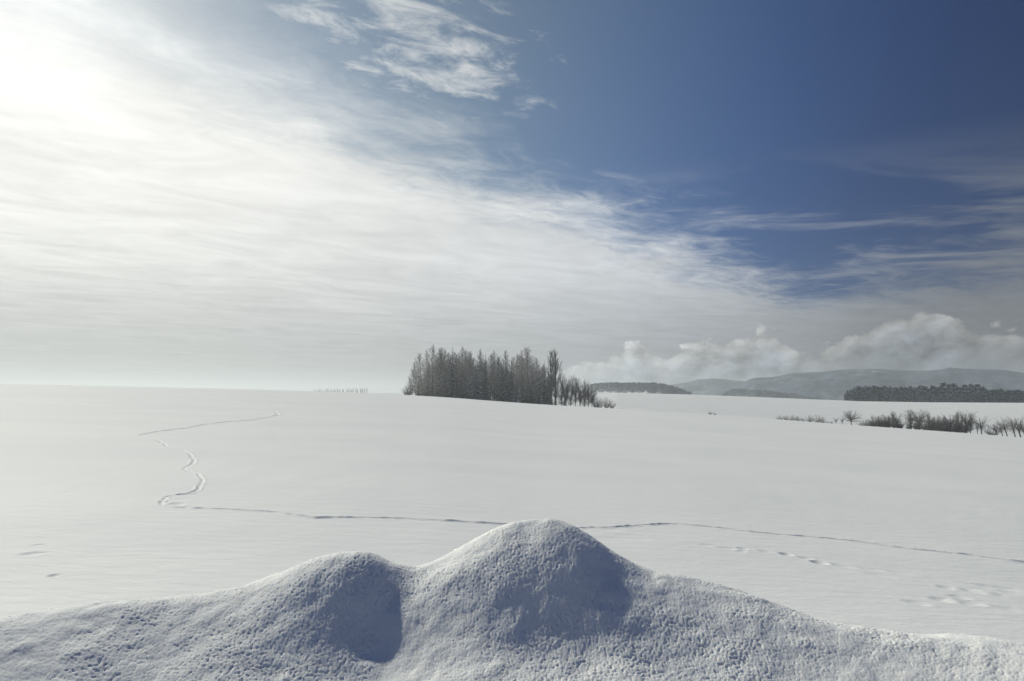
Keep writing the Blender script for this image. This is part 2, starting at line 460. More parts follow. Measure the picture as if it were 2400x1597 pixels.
    for px_, py_, l, w, dep, rot in dents:
        a, r = near_range(px_, py_)
        k_ = .45 if px_ < 600 else .75
        dxy.append((r * math.sin(R(a)), r * math.cos(R(a)), l * k_, w * k_, dep * k_ * 1.3, rot, float(a), float(r)))
    da = 82 / 659
    mark = np.zeros((nA, nR - 1), bool)
    def mark_at(x, y, rad):
        r = math.hypot(x, y); a = math.degrees(math.atan2(x, y))
        if a < -40.9 or a > 40.9 or r < 6.4: return
        h = math.degrees(rad / r)
        i0, i1 = int((a - h + 41) / da), int((a + h + 41) / da) + 1
        j0 = np.searchsorted(rows, r - rad) - 1; j1 = np.searchsorted(rows, r + rad)
        mark[max(i0, 0):min(i1, 659), max(j0, 0):min(j1, nR - 1)] = True
    for p in pts[::8]:
        mark_at(p[0], p[1], .33 * max(.7, .62 * (math.hypot(*p) / 12) ** .75))
    for d in dxy: mark_at(d[0], d[1], 2.6 * max(d[2], d[3]))
    ci, cj = np.nonzero(mark)
    keep = ~mark
    field_quads = quads[keep]
    # refine the marked cells
    kd = kdtree.KDTree(len(pts))
    for i, p in enumerate(pts): kd.insert((p[0], p[1], 0), i)
    kd.balance()
    Vs, Qs, base = [], [], 0
    for i, j in zip(ci, cj):
        q = V[quads[i, j]]
        r = rows[j]; tgt = .024 * max(1.0, r / 13)
        n1 = int(np.clip(math.ceil(R(da) * r / tgt), 1, 8)); n2 = int(np.clip(math.ceil((rows[j + 1] - rows[j]) / (tgt * .48)), 1, 22))
        fu, fv = np.meshgrid(np.linspace(0, 1, n1 + 1), np.linspace(0, 1, n2 + 1), indexing='ij')
        fu, fv = fu[..., None], fv[..., None]
        W = (q[0] * (1 - fu) + q[1] * fu) * (1 - fv) + (q[3] * (1 - fu) + q[2] * fu) * fv
        Vs.append(W.reshape(-1, 3))
        k = np.arange((n1 + 1) * (n2 + 1)).reshape(n1 + 1, n2 + 1) + base
        Qs.append(np.stack([k[:-1, :-1], k[1:, :-1], k[1:, 1:], k[:-1, 1:]], -1).reshape(-1, 4))
        base += W.shape[0] * W.shape[1]
    Vs = np.concatenate(Vs); Qs = np.concatenate(Qs)
    dz = np.zeros(len(Vs))
    rr = np.hypot(Vs[:, 0], Vs[:, 1])
    dist = np.full(len(Vs), 9.0); sarc = np.zeros(len(Vs))
    for i in range(len(Vs)):
        co, k, d = kd.find((Vs[i, 0], Vs[i, 1], 0)); dist[i] = d; sarc[i] = seg_s[k]
    sc = np.maximum(.66, .56 * (rr / 12) ** .75)
    d = dist / sc
    step = .5 + .5 * np.cos(sarc / .34 * 2 * math.pi)
    rough = fbm(Vs[:, 0] / .12, Vs[:, 1] / .12, 2, 51)
    fur = np.exp(-(d / .050) ** 2) * (.017 + .009 * step + .010 * np.clip(vnoise(sarc / .5, sarc * 0, 78) + .25, 0, 1)) * (1 + .8 * np.maximum(rough, -1))
    berm = np.exp(-((d - .085) / .035) ** 2) * (.004 + .030 * np.maximum(rough, -.2) + .012 * (vnoise(sarc / .5, sarc * 0, 77) + .3))
    dz += (berm - fur) * np.minimum(sc * .85, 2.0) * (1 - .35 * sstep(35, 60, rr)) * .85 * sstep(.30, .2, d)
    for x0, y0, l, w, dep, rot, a, r in dxy:
        c, s = math.cos(R(rot) - R(a)), math.sin(R(rot) - R(a))
        ex, ey = (Vs[:, 0] - x0) * c + (Vs[:, 1] - y0) * s, -(Vs[:, 0] - x0) * s + (Vs[:, 1] - y0) * c
        q = (ex / l) ** 2 + (ey / (w * 1.3)) ** 2
        q = q * (1 + .5 * vnoise(Vs[:, 0] / .1, Vs[:, 1] / .1, 5))
        dep = dep * .22
        dz -= dep * np.exp(-q ** 1.4) * (q < 5.5) - .18 * dep * np.exp(-((np.sqrt(q) - 1.5) / .4) ** 2) * (q < 5.5)
    Vs[:, 2] += dz
    def compact(Vv, Qq):
        u, inv = np.unique(Qq, return_inverse=True)
        return Vv[u], inv.reshape(Qq.shape)
    v2, q2 = compact(V, field_quads.reshape(-1, 4))
    cap = len(v2)
    tag(obj('snow_field', mesh('snow_field', v2, q2, mats=[M_FIELD], smooth=True)), 'wide smooth snow field rising to a long crest', kind='structure')
    # the trail, and the dents as a separate strip of ground
    fc = Vs[Qs].mean(1); fd = dist[Qs].min(1) / np.maximum(.62, .62 * (np.hypot(fc[:, 0], fc[:, 1]) / 12) ** .75)
    isT = fd < .34
    vt, qt = compact(Vs, Qs[isT])
    tag(obj('animal_trail', mesh('animal_trail', vt, qt, mats=[M_FIELD], smooth=True)), 'thin winding line of animal tracks crossing the snow field', kind='structure')
    vt, qt = compact(Vs, Qs[~isT])
    tag(obj('trodden_snow', mesh('trodden_snow', vt, qt, mats=[M_FIELD], smooth=True)), 'patches of old half-filled footprints in the snow field', kind='structure')

def build_bank():
    fine = np.linspace(-40.5, 40.5, 1560)
    A = np.concatenate([np.linspace(-100, -41, 60), fine, np.linspace(41, 100, 60)])
    rows = np.concatenate([[.5, .9, 1.4, 1.9, 2.3, 2.6], np.geomspace(2.85, 6.75, 470)])
    AA, RR = np.meshgrid(A, rows, indexing='ij')
    X, Y = RR * np.sin(np.radians(AA)), RR * np.cos(np.radians(AA))
    bank, ma, mb, mc, md, rest = bank_parts(X, Y)
    Z = terrain(AA, RR) + bank + ma + mb + mc + md + rest
    tot = bank + ma + mb + mc + md + np.maximum(rest, 0)
    fl = sstep(.25, .62, tot) * .9 + .1
    fl = fl * sstep(6.7, 6.2, RR)
    # soft lumps of settled flakes
    Z = Z + fl * (.020 * fbm(X / .30, Y / .30, 3, 11) + .0070 * fbm(X / .085, Y / .085, 3, 21))
    dx = np.gradient(Z, axis=0); dy = np.gradient(Z, axis=1)
    ax, ay = np.gradient(X, axis=0), np.gradient(Y, axis=0)
    bx, by = np.gradient(X, axis=1), np.gradient(Y, axis=1)
    N = np.cross(np.stack([ax, ay, dx], -1), np.stack([bx, by, dy], -1))
    N /= np.linalg.norm(N, axis=-1, keepdims=True) + 1e-12
    N *= np.sign(N[..., 2:3])
    stretch = 1 + .0 * X
    w1 = worley(X / .017, (Y + .8 * Z) / .017, 3); w2 = worley(X / .009 + 3.3, (Y + .8 * Z) / .009, 7)
    patch = .28 + 1.25 * np.clip(fbm(X / .30, Y / .30, 3, 61) + .32, 0, 1)
    d = .0068 * np.sqrt(np.clip(1 - (w1 / .8) ** 2, 0, 1)) * patch + .0030 * np.sqrt(np.clip(1 - (w2 / .8) ** 2, 0, 1))
    d = d * fl
    V = np.stack([X, Y, Z], -1) + N * d[..., None]
    V[..., 2] -= .05 * sstep(6.15, 6.6, RR)
    nA, nR = AA.shape
    idx = np.arange(nA * nR).reshape(nA, nR)
    quads = np.stack([idx[:-1, :-1], idx[1:, :-1], idx[1:, 1:], idx[:-1, 1:]], -1)
    quads = quads[..., ::-1]
    lab = np.zeros((nA, nR), int)
    wig = 1 + .5 * fbm(X / .2, Y / .2, 3, 71)
    for k, (m, th) in enumerate(((ma, .10), (mb, .075), (mc, .06), (md, .05)), 1):
        lab = np.where((m * wig > th) & (m >= np.maximum.reduce([ma, mb, mc, md]) - 1e-9), k, lab)
    ql = lab[:-1, :-1]
    info = {0: ('snow_bank', 'ploughed-up bank of fluffy granular snow along the near edge of the field', None, 'structure'),
            1: ('snow_mound', 'tallest rounded mound of fluffy snow, peaking in front of the thin track line', 'snow mound', None),
            2: ('snow_mound', 'lower steep-sided mound of fluffy snow beside the tallest one, with a blue shaded flank', 'snow mound', None),
            3: ('snow_mound', 'smooth sunlit snow hump half hidden behind the lower steep-sided mound', 'snow mound', None),
            4: ('snow_mound', 'small bright snow hump just peeping over the long sloping end of the bank', 'snow mound', None)}
    Vf = V.reshape(-1, 3)
    for k, (nm, lb, cat, kind) in info.items():
        q = quads[ql == k]
        if not len(q): continue
        u, inv = np.unique(q, return_inverse=True)
        tag(obj(nm, mesh(nm, Vf[u], inv.reshape(-1, 4), mats=[M_BANK], smooth=True)), lb, cat, 'snow mounds on the bank' if cat else None, kind)

build_ground()
build_bank()

def build_crystals():
    rg = np.random.default_rng(77)
    m, nt, b = material('ice_crystal')
    b.inputs['Base Color'].default_value = (.86, .88, .90, 1); b.inputs['Roughness'].default_value = .22
    b.inputs['Specular IOR Level'].default_value = 1.0
    n = 6000
    a = rg.uniform(-40, 40, n); r = np.exp(rg.uniform(math.log(3.0), math.log(5.2), n))
    x, y = r * np.sin(np.radians(a)), r * np.cos(np.radians(a))
    z = terrain(a, r) + sum(bank_parts(x, y)) + np.where(r < 6, .012 * fbm(x / .30, y / .30, 1, 11) + .010, .004)
    C = np.stack([x, y, z], -1)
    N = rg.normal(size=(n, 3)); N[:, 2] = np.abs(N[:, 2]); N /= np.linalg.norm(N, axis=1, keepdims=True)
    U = np.cross(N, rg.normal(size=(n, 3))); U /= np.linalg.norm(U, axis=1, keepdims=True); W = np.cross(N, U)
    s = (.0019 * rg.uniform(.6, 1.3, n) * np.maximum(1, r / 4.5))[:, None]
    an = np.arange(6) * math.pi / 3
    V = np.stack([C + s * (U * math.cos(t) + W * math.sin(t)) for t in an], 1).reshape(-1, 3)
    b6 = (np.arange(n) * 6)[:, None]
    Q = np.concatenate([b6 + np.array([[0, 1, 2, 3]]), b6 + np.array([[0, 3, 4, 5]])])
    tag(obj('ice_crystal', mesh('ice_crystal', V, Q, mats=[m])), 'tiny glinting ice crystals scattered over the snow', kind='stuff')
build_crystals()

# ------------------------------------------------------------------ mountains
def build_mountain(name, label, prof, rng_, depth, seed, base_z, m, front):
    P = np.array(prof, float); a, t = az_t(P[:, 0], P[:, 1])
    A = np.linspace(a[0], a[-1], 420)
    T = np.interp(A, a, t)
    H = EYE + rng_ * T
    vs = np.linspace(0, 1, 90)
    AA, VV = np.meshgrid(A, vs, indexing='ij')
    RR = rng_ - front + (front + depth) * VV
    up = np.where(VV < front / (front + depth), VV / (front / (front + depth)), 1 - (VV - front / (front + depth)) / (depth / (front + depth)))
    up = np.clip(up, 0, 1)
    Hh = H[:, None]
    X, Y = RR * np.sin(np.radians(AA)), RR * np.cos(np.radians(AA))
    shape = up ** .9
    rid = fbm(X / 210, Y / 210, 5, seed) * 1.0
    rid = -np.abs(rid) + .15
    Z = base_z + (Hh - base_z) * shape + (Hh - base_z) * rid * .85 * np.sin(np.pi * np.clip(up, 0, 1)) ** .8 * (up < .999)
    Z = np.minimum(Z, EYE + RR * (T[:, None] + .0002) * 1.0 + 1e3 * (VV > front / (front + depth)))
    edge = sstep(0, .06, (AA - A[0]) / (A[-1] - A[0])) * 1.0
    Z = base_z - 2 + (Z - base_z + 2) * edge
    V = np.stack([X, Y, Z], -1).reshape(-1, 3)
    idx = np.arange(V.shape[0]).reshape(AA.shape)
    q = np.stack([idx[:-1, :-1], idx[1:, :-1], idx[1:, 1:], idx[:-1, 1:]], -1).reshape(-1, 4)[:, ::-1]
    return tag(obj(name, mesh(name, V, q, mats=[m], smooth=True)), label, kind='structure')

def mountain_material():
    m, nt, b = material('wooded_mountain')
    geo = nt.nodes.new('ShaderNodeNewGeometry')
    P = S(nt, geo.outputs['Position'])
    n1 = noise(nt, P, .0084, 6.0, .62, .6); n2 = noise(nt, P, .04, 5.0, .65)
    f = (n1 * .7 + n2 * .3).smooth(.52, .64)
    wood = mixc(nt, n2.smooth(.35, .65), (.075, .105, .145), (.13, .17, .22))
    c = mixc(nt, f * .5, wood, (.42, .45, .50))
    nt.links.new(c.k, b.inputs['Base Color']); b.inputs['Roughness'].default_value = 1.0
    b.inputs['Specular IOR Level'].default_value = 0.0
    return m
M_MOUNT = mountain_material()
build_mountain('mountain', 'faint far ridge fading into the haze', [(1480, 925), (1564, 903), (1600, 898), (1617, 895), (1633, 889.7), (1669, 887.5), (1688, 888.4), (1735, 893), (1800, 899), (1900, 905), (2500, 905)], 2250, 300, 3, -24, M_MOUNT, 320)
build_mountain('mountain', 'long wooded mountain ridge with snowy clearings under grey cloud', [(1700, 908), (1735, 897), (1748, 892), (1769, 885), (1811, 883), (1861, 874), (1906, 872), (1925, 871.6), (1990, 865.5), (2056, 864), (2122, 868.4), (2169, 870), (2201, 867), (2215, 863), (2227, 861.6),
               (2254, 864), (2306, 865.5), (2359, 866.8), (2400, 873.7), (2470, 880), (2560, 893), (2700, 910), (2900, 921)], 1700, 350, 9, -24, M_MOUNT, 400)

# ------------------------------------------------------------------ haze
def build_haze(density, aniso, top):
    lo, hi = -7400.0, 7400.0; b = -110.0
    V = [(lo, lo, b), (hi, lo, b), (hi, hi, b), (lo, hi, b), (lo, lo, top), (hi, lo, top), (hi, hi, top), (lo, hi, top)]
    Q = [(3, 2, 1, 0), (4, 5, 6, 7), (0, 1, 5, 4), (1, 2, 6, 5), (2, 3, 7, 6), (3, 0, 4, 7)]
    m = bpy.data.materials.new('winter_haze'); m.use_nodes = True
    nt = m.node_tree; nt.nodes.clear()
    o = nt.nodes.new('ShaderNodeOutputMaterial'); v = nt.nodes.new('ShaderNodeVolumePrincipled')
    v.inputs['Color'].default_value = (.72, .765, .80, 1); v.inputs['Density'].default_value = density; v.inputs['Anisotropy'].default_value = aniso
    nt.links.new(v.outputs[0], o.inputs['Volume'])
    tag(obj('haze', mesh('haze', V, Q, mats=[m])), 'pale winter haze over the fields and hills', kind='stuff')
build_haze(.00042, .42, 82.0)
#TREES
# ------------------------------------------------------------------ trees
def tube_mesh(P0, P1, R0, R1, sides=3):
    """prisms along many segments"""
    P0, P1 = np.asarray(P0, float), np.asarray(P1, float); R0, R1 = np.asarray(R0, float), np.asarray(R1, float)
    n = len(P0); D = P1 - P0; D /= np.linalg.norm(D, axis=1, keepdims=True) + 1e-9
    up = np.where(np.abs(D[:, 2:3]) > .9, np.array([[1.0, 0, 0]]), np.array([[0, 0, 1.0]]))
    U = np.cross(D, up); U /= np.linalg.norm(U, axis=1, keepdims=True) + 1e-9
    W = np.cross(D, U)
    ang = np.arange(sides) * 2 * math.pi / sides
    ring = U[:, None] * np.cos(ang)[None, :, None] + W[:, None] * np.sin(ang)[None, :, None]
    V = np.concatenate([P0[:, None] + ring * R0[:, None, None], P1[:, None] + ring * R1[:, None, None]], 1).reshape(-1, 3)
    b = (np.arange(n) * 2 * sides)[:, None, None]
    k = np.arange(sides)
    q = np.stack([k, (k + 1) % sides, (k + 1) % sides + sides, k + sides], -1)[None]
    return V, (b + q).reshape(-1, 4)

class Segs:
    def __init__(s): s.a, s.b, s.r0, s.r1 = [], [], [], []
    def add(s, a, b, r0, r1): s.a.append(a); s.b.append(b); s.r0.append(r0); s.r1.append(r1)
    def build(s, name, m, sides=3):
        v, q = tube_mesh(s.a, s.b, s.r0, s.r1, sides)
        return mesh(name, v, q, mats=[m])

def cards_mesh(name, C, L, Wd, D, m, rg, tilt=.6):
    """small leaf-like blades: centre C, along D, length L, width Wd, turned at random"""
    n = len(C); C = np.asarray(C, float); D = np.asarray(D, float); D = D / (np.linalg.norm(D, axis=1, keepdims=True) + 1e-9)
    rnd = rg.normal(size=(n, 3)) * tilt + np.array([0, 0, 1.0]) * 1.0
    S_ = np.cross(D, rnd); S_ /= np.linalg.norm(S_, axis=1, keepdims=True) + 1e-9
    L = np.broadcast_to(L, n)[:, None]; Wd = np.broadcast_to(Wd, n)[:, None]
    V = np.stack([C - D * L * .5 - S_ * Wd * .35, C - D * L * .1 + S_ * Wd * .5, C + D * L * .5 + S_ * Wd * .12, C + D * L * .15 - S_ * Wd * .5], 1).reshape(-1, 3)
    return mesh(name, V, np.arange(n * 4).reshape(n, 4), mats=[m])

def unit(v): return v / (np.linalg.norm(v) + 1e-9)

def trunk_segs(H, r, rg, bend=.02, n=9, top=1.0):
    s = Segs(); p = np.zeros(3); off = rg.normal(size=2) * bend * H
    P = [np.array([off[0] * math.sin(t * 2.2), off[1] * math.sin(t * 1.7), H * t]) for t in np.linspace(0, top, n + 1)]
    for i in range(n):
        s.add(P[i], P[i + 1], r * (1 - i / n) ** .8 + .015, r * (1 - (i + 1) / n) ** .8 + .015)
    return s, (lambda t: np.array([off[0] * math.sin(t * 2.2), off[1] * math.sin(t * 1.7), H * t]))

def make_larch(H, seed, spread=.22, clear=.16):
    rg = np.random.default_rng(seed)
    ts, at = trunk_segs(H, .010 * H, rg)
    cr = Segs(); sn = []
    nb = 84
    for i in range(nb):
        t = clear + (1 - clear) * (i / nb) ** .92
        p = at(t); a = i * 2.4 + rg.normal() * .4
        q = (t - clear) / (1 - clear)
        L = H * spread * ((1 - q) ** .85 * (.6 + .4 * min(1, q * 4)) + .10) * rg.uniform(.45, 1.35)
        pit = R(-12 + 55 * q + rg.normal() * 8)
        d = np.array([math.cos(a) * math.cos(pit), math.sin(a) * math.cos(pit), math.sin(pit)])
        r = .0020 * H * (1 - q * .6)
        prev = p
        for k in range(4):
            d = unit(d + np.array([0, 0, .10 + .12 * k]) + rg.normal(size=3) * .10)
            nx = prev + d * L / 4
            cr.add(prev, nx, r * (1 - k / 4.3), r * (1 - (k + 1) / 4.3))
            for _ in range(7):
                f = rg.random(); o = prev + (nx - prev) * f
                td = unit(d * .5 + rg.normal(size=3) * .55 + np.array([0, 0, -.35 + .6 * q]))
                tl = L * rg.uniform(.12, .30)
                cr.add(o, o + td * tl, .0014 * H, .0006 * H)
            if rg.random() < .6: sn.append((prev + (nx - prev) * .5 + np.array([0, 0, r * 1.5 + .03]), nx - prev, L / 4))
            prev = nx
    C = [x[0] for x in sn]; D = [x[1] for x in sn]; Ls = np.array([x[2] for x in sn])
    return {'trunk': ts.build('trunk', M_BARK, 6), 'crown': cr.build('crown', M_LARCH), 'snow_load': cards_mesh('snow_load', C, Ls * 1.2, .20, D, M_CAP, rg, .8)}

def make_spruce(H, seed, spread=.20, snow=.45):
    rg = np.random.default_rng(seed)
    ts, at = trunk_segs(H, .011 * H, rg, .006)
    C, D, L, W, SC, SDr, SL, SW = [], [], [], [], [], [], [], []
    nb = 120
    for i in range(nb):
        t = .06 + .93 * (i / nb) ** .95
        p = at(t); a = i * 2.4 + rg.normal() * .3; q = t
        Lb = H * spread * ((1 - q) ** .85 + .04) * rg.uniform(.75, 1.15)
        pit = R(-24 + 45 * q + rg.normal() * 6)
        d = np.array([math.cos(a) * math.cos(pit), math.sin(a) * math.cos(pit), math.sin(pit)])
        n = max(4, int(9 * Lb / (H * spread)) + 4)
        side = np.array([-math.sin(a), math.cos(a), 0])
        for k in range(n):
            f = (k + rg.random()) / n
            o = p + d * Lb * f + np.array([0, 0, -.10 * Lb * f + .12 * Lb * f * f])
            for sgn in (-1, 1):
                dd = unit(d + side * sgn * rg.uniform(.3, 1.0) + np.array([0, 0, rg.uniform(-.45, .05)]))
                wl = Lb * .30 * (1 - f * .55) * rg.uniform(.7, 1.2)
                C.append(o + dd * wl * .4); D.append(dd); L.append(wl * 1.3); W.append(wl * .5)
            if rg.random() < snow:
                SC.append(o + np.array([0, 0, .055 + .01 * H * .3])); SDr.append(d + side * rg.uniform(-.5, .5)); SL.append(Lb * rg.uniform(.16, .34)); SW.append(Lb * rg.uniform(.10, .20))
    return {'trunk': ts.build('trunk', M_BARK, 6), 'crown': cards_mesh('crown', C, np.array(L), np.array(W), D, M_NEEDLE, rg, .6),
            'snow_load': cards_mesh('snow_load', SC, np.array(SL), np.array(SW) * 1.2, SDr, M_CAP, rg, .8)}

def make_poplar(H, seed):
    rg = np.random.default_rng(seed)
    ts, at = trunk_segs(H, .0125 * H, rg, .006)
    cr = Segs()
    for i in range(110):
        t = .08 + .80 * rg.random() ** .85
        p = at(t); a = rg.random() * 6.283
        L = H * rg.uniform(.14, .30) * (1.15 - t)
        d = np.array([math.cos(a) * .60, math.sin(a) * .60, 1.0]); d = unit(d)
        r = .0030 * H * (1.1 - t); prev = p
        for k in range(5):
            d = unit(d + np.array([-math.cos(a) * .05, -math.sin(a) * .05, .12]) + rg.normal(size=3) * .06)
            nx = prev + d * L / 4
            cr.add(prev, nx, r * (1 - k / 5.3), r * (1 - (k + 1) / 5.3))
            for _ in range(4):
                o = prev + (nx - prev) * rg.random()
                td = unit(d + rg.normal(size=3) * .28)
                cr.add(o, o + td * L * rg.uniform(.12, .34), .0011 * H, .0005 * H)
            prev = nx
    return {'trunk': ts.build('trunk', M_BARK, 6), 'crown': cr.build('crown', M_TWIG)}

def make_bare(H, seed, rad=.35, z0=.25, s0=.15, s1=.7, n=46, up=.5, trunk=True, thick=1.0, twigs=4, mt=None, egg=.9, flat=0.0):
    """leafless broadleaf tree (or bush): limbs bend from the trunk towards points spread through the crown"""
    rg = np.random.default_rng(seed)
    cr = Segs(); parts = {}
    ts, at = trunk_segs(H, .011 * H * thick, rg, .025, 9, .92)
    if trunk: parts['trunk'] = ts.build('trunk', M_BARK, 5)
    else: at = lambda t: np.array([0, 0, H * t * .5])
    for i in range(n):
        zt = z0 + (1 - z0) * rg.random() ** .75
        w = np.sin(np.pi * np.clip((zt - z0) / (1 - z0) * (1 - .12) + .10, 0, 1)) ** egg if not flat else np.interp(zt, [z0, 1], [.4, 1])
        rr = rad * H * w * rg.uniform(.35, 1.0) ** .6
        an = i * 2.4 + rg.normal() * .5
        tgt = np.array([math.cos(an) * rr, math.sin(an) * rr, H * min(1.0, zt * rg.uniform(.93, 1.03))])
        ts_ = s0 + (s1 - s0) * rg.random()
        o = at(min(ts_, max(s0, zt - .12)))
        if not trunk: o = o + np.array([math.cos(an), math.sin(an), 0]) * rg.random() * rad * H * .30
        c = o + (tgt - o) * np.array([.55, .55, 1 - up]) if up < .5 else o + (tgt - o) * np.array([.35, .35, .55])
        nseg = 6; prev = o; r0 = .0040 * H * thick * (1.2 - ts_ * .6)
        for k in range(nseg):
            t = (k + 1) / nseg
            nx = o * (1 - t) ** 2 + c * 2 * t * (1 - t) + tgt * t * t + rg.normal(size=3) * .008 * H
            d = unit(nx - prev)
            cr.add(prev, nx, r0 * (1 - .8 * k / nseg), r0 * (1 - .8 * (k + 1) / nseg))
            if k >= 1:
                for _ in range(twigs):
                    p = prev + (nx - prev) * rg.random()
                    out = unit(np.array([p[0], p[1], (p[2] - H * .35)]))
                    td = unit(d * .7 + out * .35 + rg.normal(size=3) * .45 + np.array([0, 0, .2 * up]))
                    L = H * rg.uniform(.05, .13)
                    q = p + td * L
                    cr.add(p, q, .0014 * H, .0008 * H)
                    td2 = unit(td + rg.normal(size=3) * .5)
                    cr.add(p + td * L * .5, p + td * L * .5 + td2 * L * .6, .0010 * H, .0006 * H)
            prev = nx
    parts['crown'] = cr.build('crown', mt or M_TWIG)
    return parts

def make_pine(H, seed, round_top=False):
    rg = np.random.default_rng(seed)
    ts = Segs(); ts.add(np.zeros(3), np.array([0, 0, H * .9]), .014 * H, .004 * H)
    n = 430
    t = rg.random(n) ** .8
    env = (np.sin(np.pi * np.clip(t * .78 + .20, 0, 1)) ** .8 if round_top else (1 - t) ** .75 * .9 + .08)
    lob = 1 + .35 * np.sin(t * 34 + rg.random() * 6)
    a = rg.random(n) * 6.283
    rad = H * .24 * env * lob * (.35 + .65 * rg.random(n) ** .5)
    z = H * (.10 + .88 * t)
    C = np.stack([np.cos(a) * rad, np.sin(a) * rad, z - rad * .18], -1)
    D = np.stack([np.cos(a), np.sin(a), rg.uniform(-.5, .25, n)], -1)
    p = rg.random(6) * 6.283
    k = (np.sin(t * 15 + p[0] + 1.4 * np.sin(a * 2 + p[1])) + np.sin(a * 3 + t * 11 + p[2]) + rg.normal(size=n) * .5 > .35)
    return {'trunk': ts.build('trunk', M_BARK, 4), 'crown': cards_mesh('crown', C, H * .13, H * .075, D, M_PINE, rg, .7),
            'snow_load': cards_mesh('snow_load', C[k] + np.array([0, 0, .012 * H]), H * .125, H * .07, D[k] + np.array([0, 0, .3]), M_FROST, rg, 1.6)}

def put(name, parts, label, cat, px=None, r=None, az=None, H=None, H0=None, group=None, lean=0.0, turn=None, wide=1.0, sink=.15):
    """stand a copy of a tree on the ground below photo column px at range r"""
    a = az if az is not None else float(az_t(px, 925.0)[0])
    z = float(ground_z(a, r))
    o = empty(name, (r * math.sin(R(a)), r * math.cos(R(a)), z - sink))
    k = H / H0
    o.scale = (k * wide, k * wide, k)
    o.rotation_euler = (0, R(lean), random.uniform(0, 6.283) if turn is None else turn)
    if lean: # lean about the view direction after turning on the trunk
        o.rotation_mode = 'XYZ'
        from mathutils import Matrix
        m = Matrix.Rotation(-R(a), 3, 'Z') @ Matrix.Rotation(R(lean), 3, 'Y') @ Matrix.Rotation(o.rotation_euler.z, 3, 'Z')
        o.rotation_euler = m.to_euler()
    tag(o, label, cat, group)
    for part, me in parts.items():
        c = obj(part, me, o)
        if part == 'snow_load': c['kind'] = 'stuff'
    return o

def height_for(px, py_top, r):
    """metres from the ground at range r up to the photo row py_top"""
    a, t = az_t(px, py_top)
    return float(EYE + r * t - ground_z(float(az_t(px, 925.0)[0]), r))

ORD = ['first', 'second', 'third', 'fourth', 'fifth', 'sixth', 'seventh', 'eighth', 'ninth', 'tenth', 'eleventh', 'twelfth', 'thirteenth', 'fourteenth', 'fifteenth', 'sixteenth', 'seventeenth', 'eighteenth', 'nineteenth', 'twentieth']

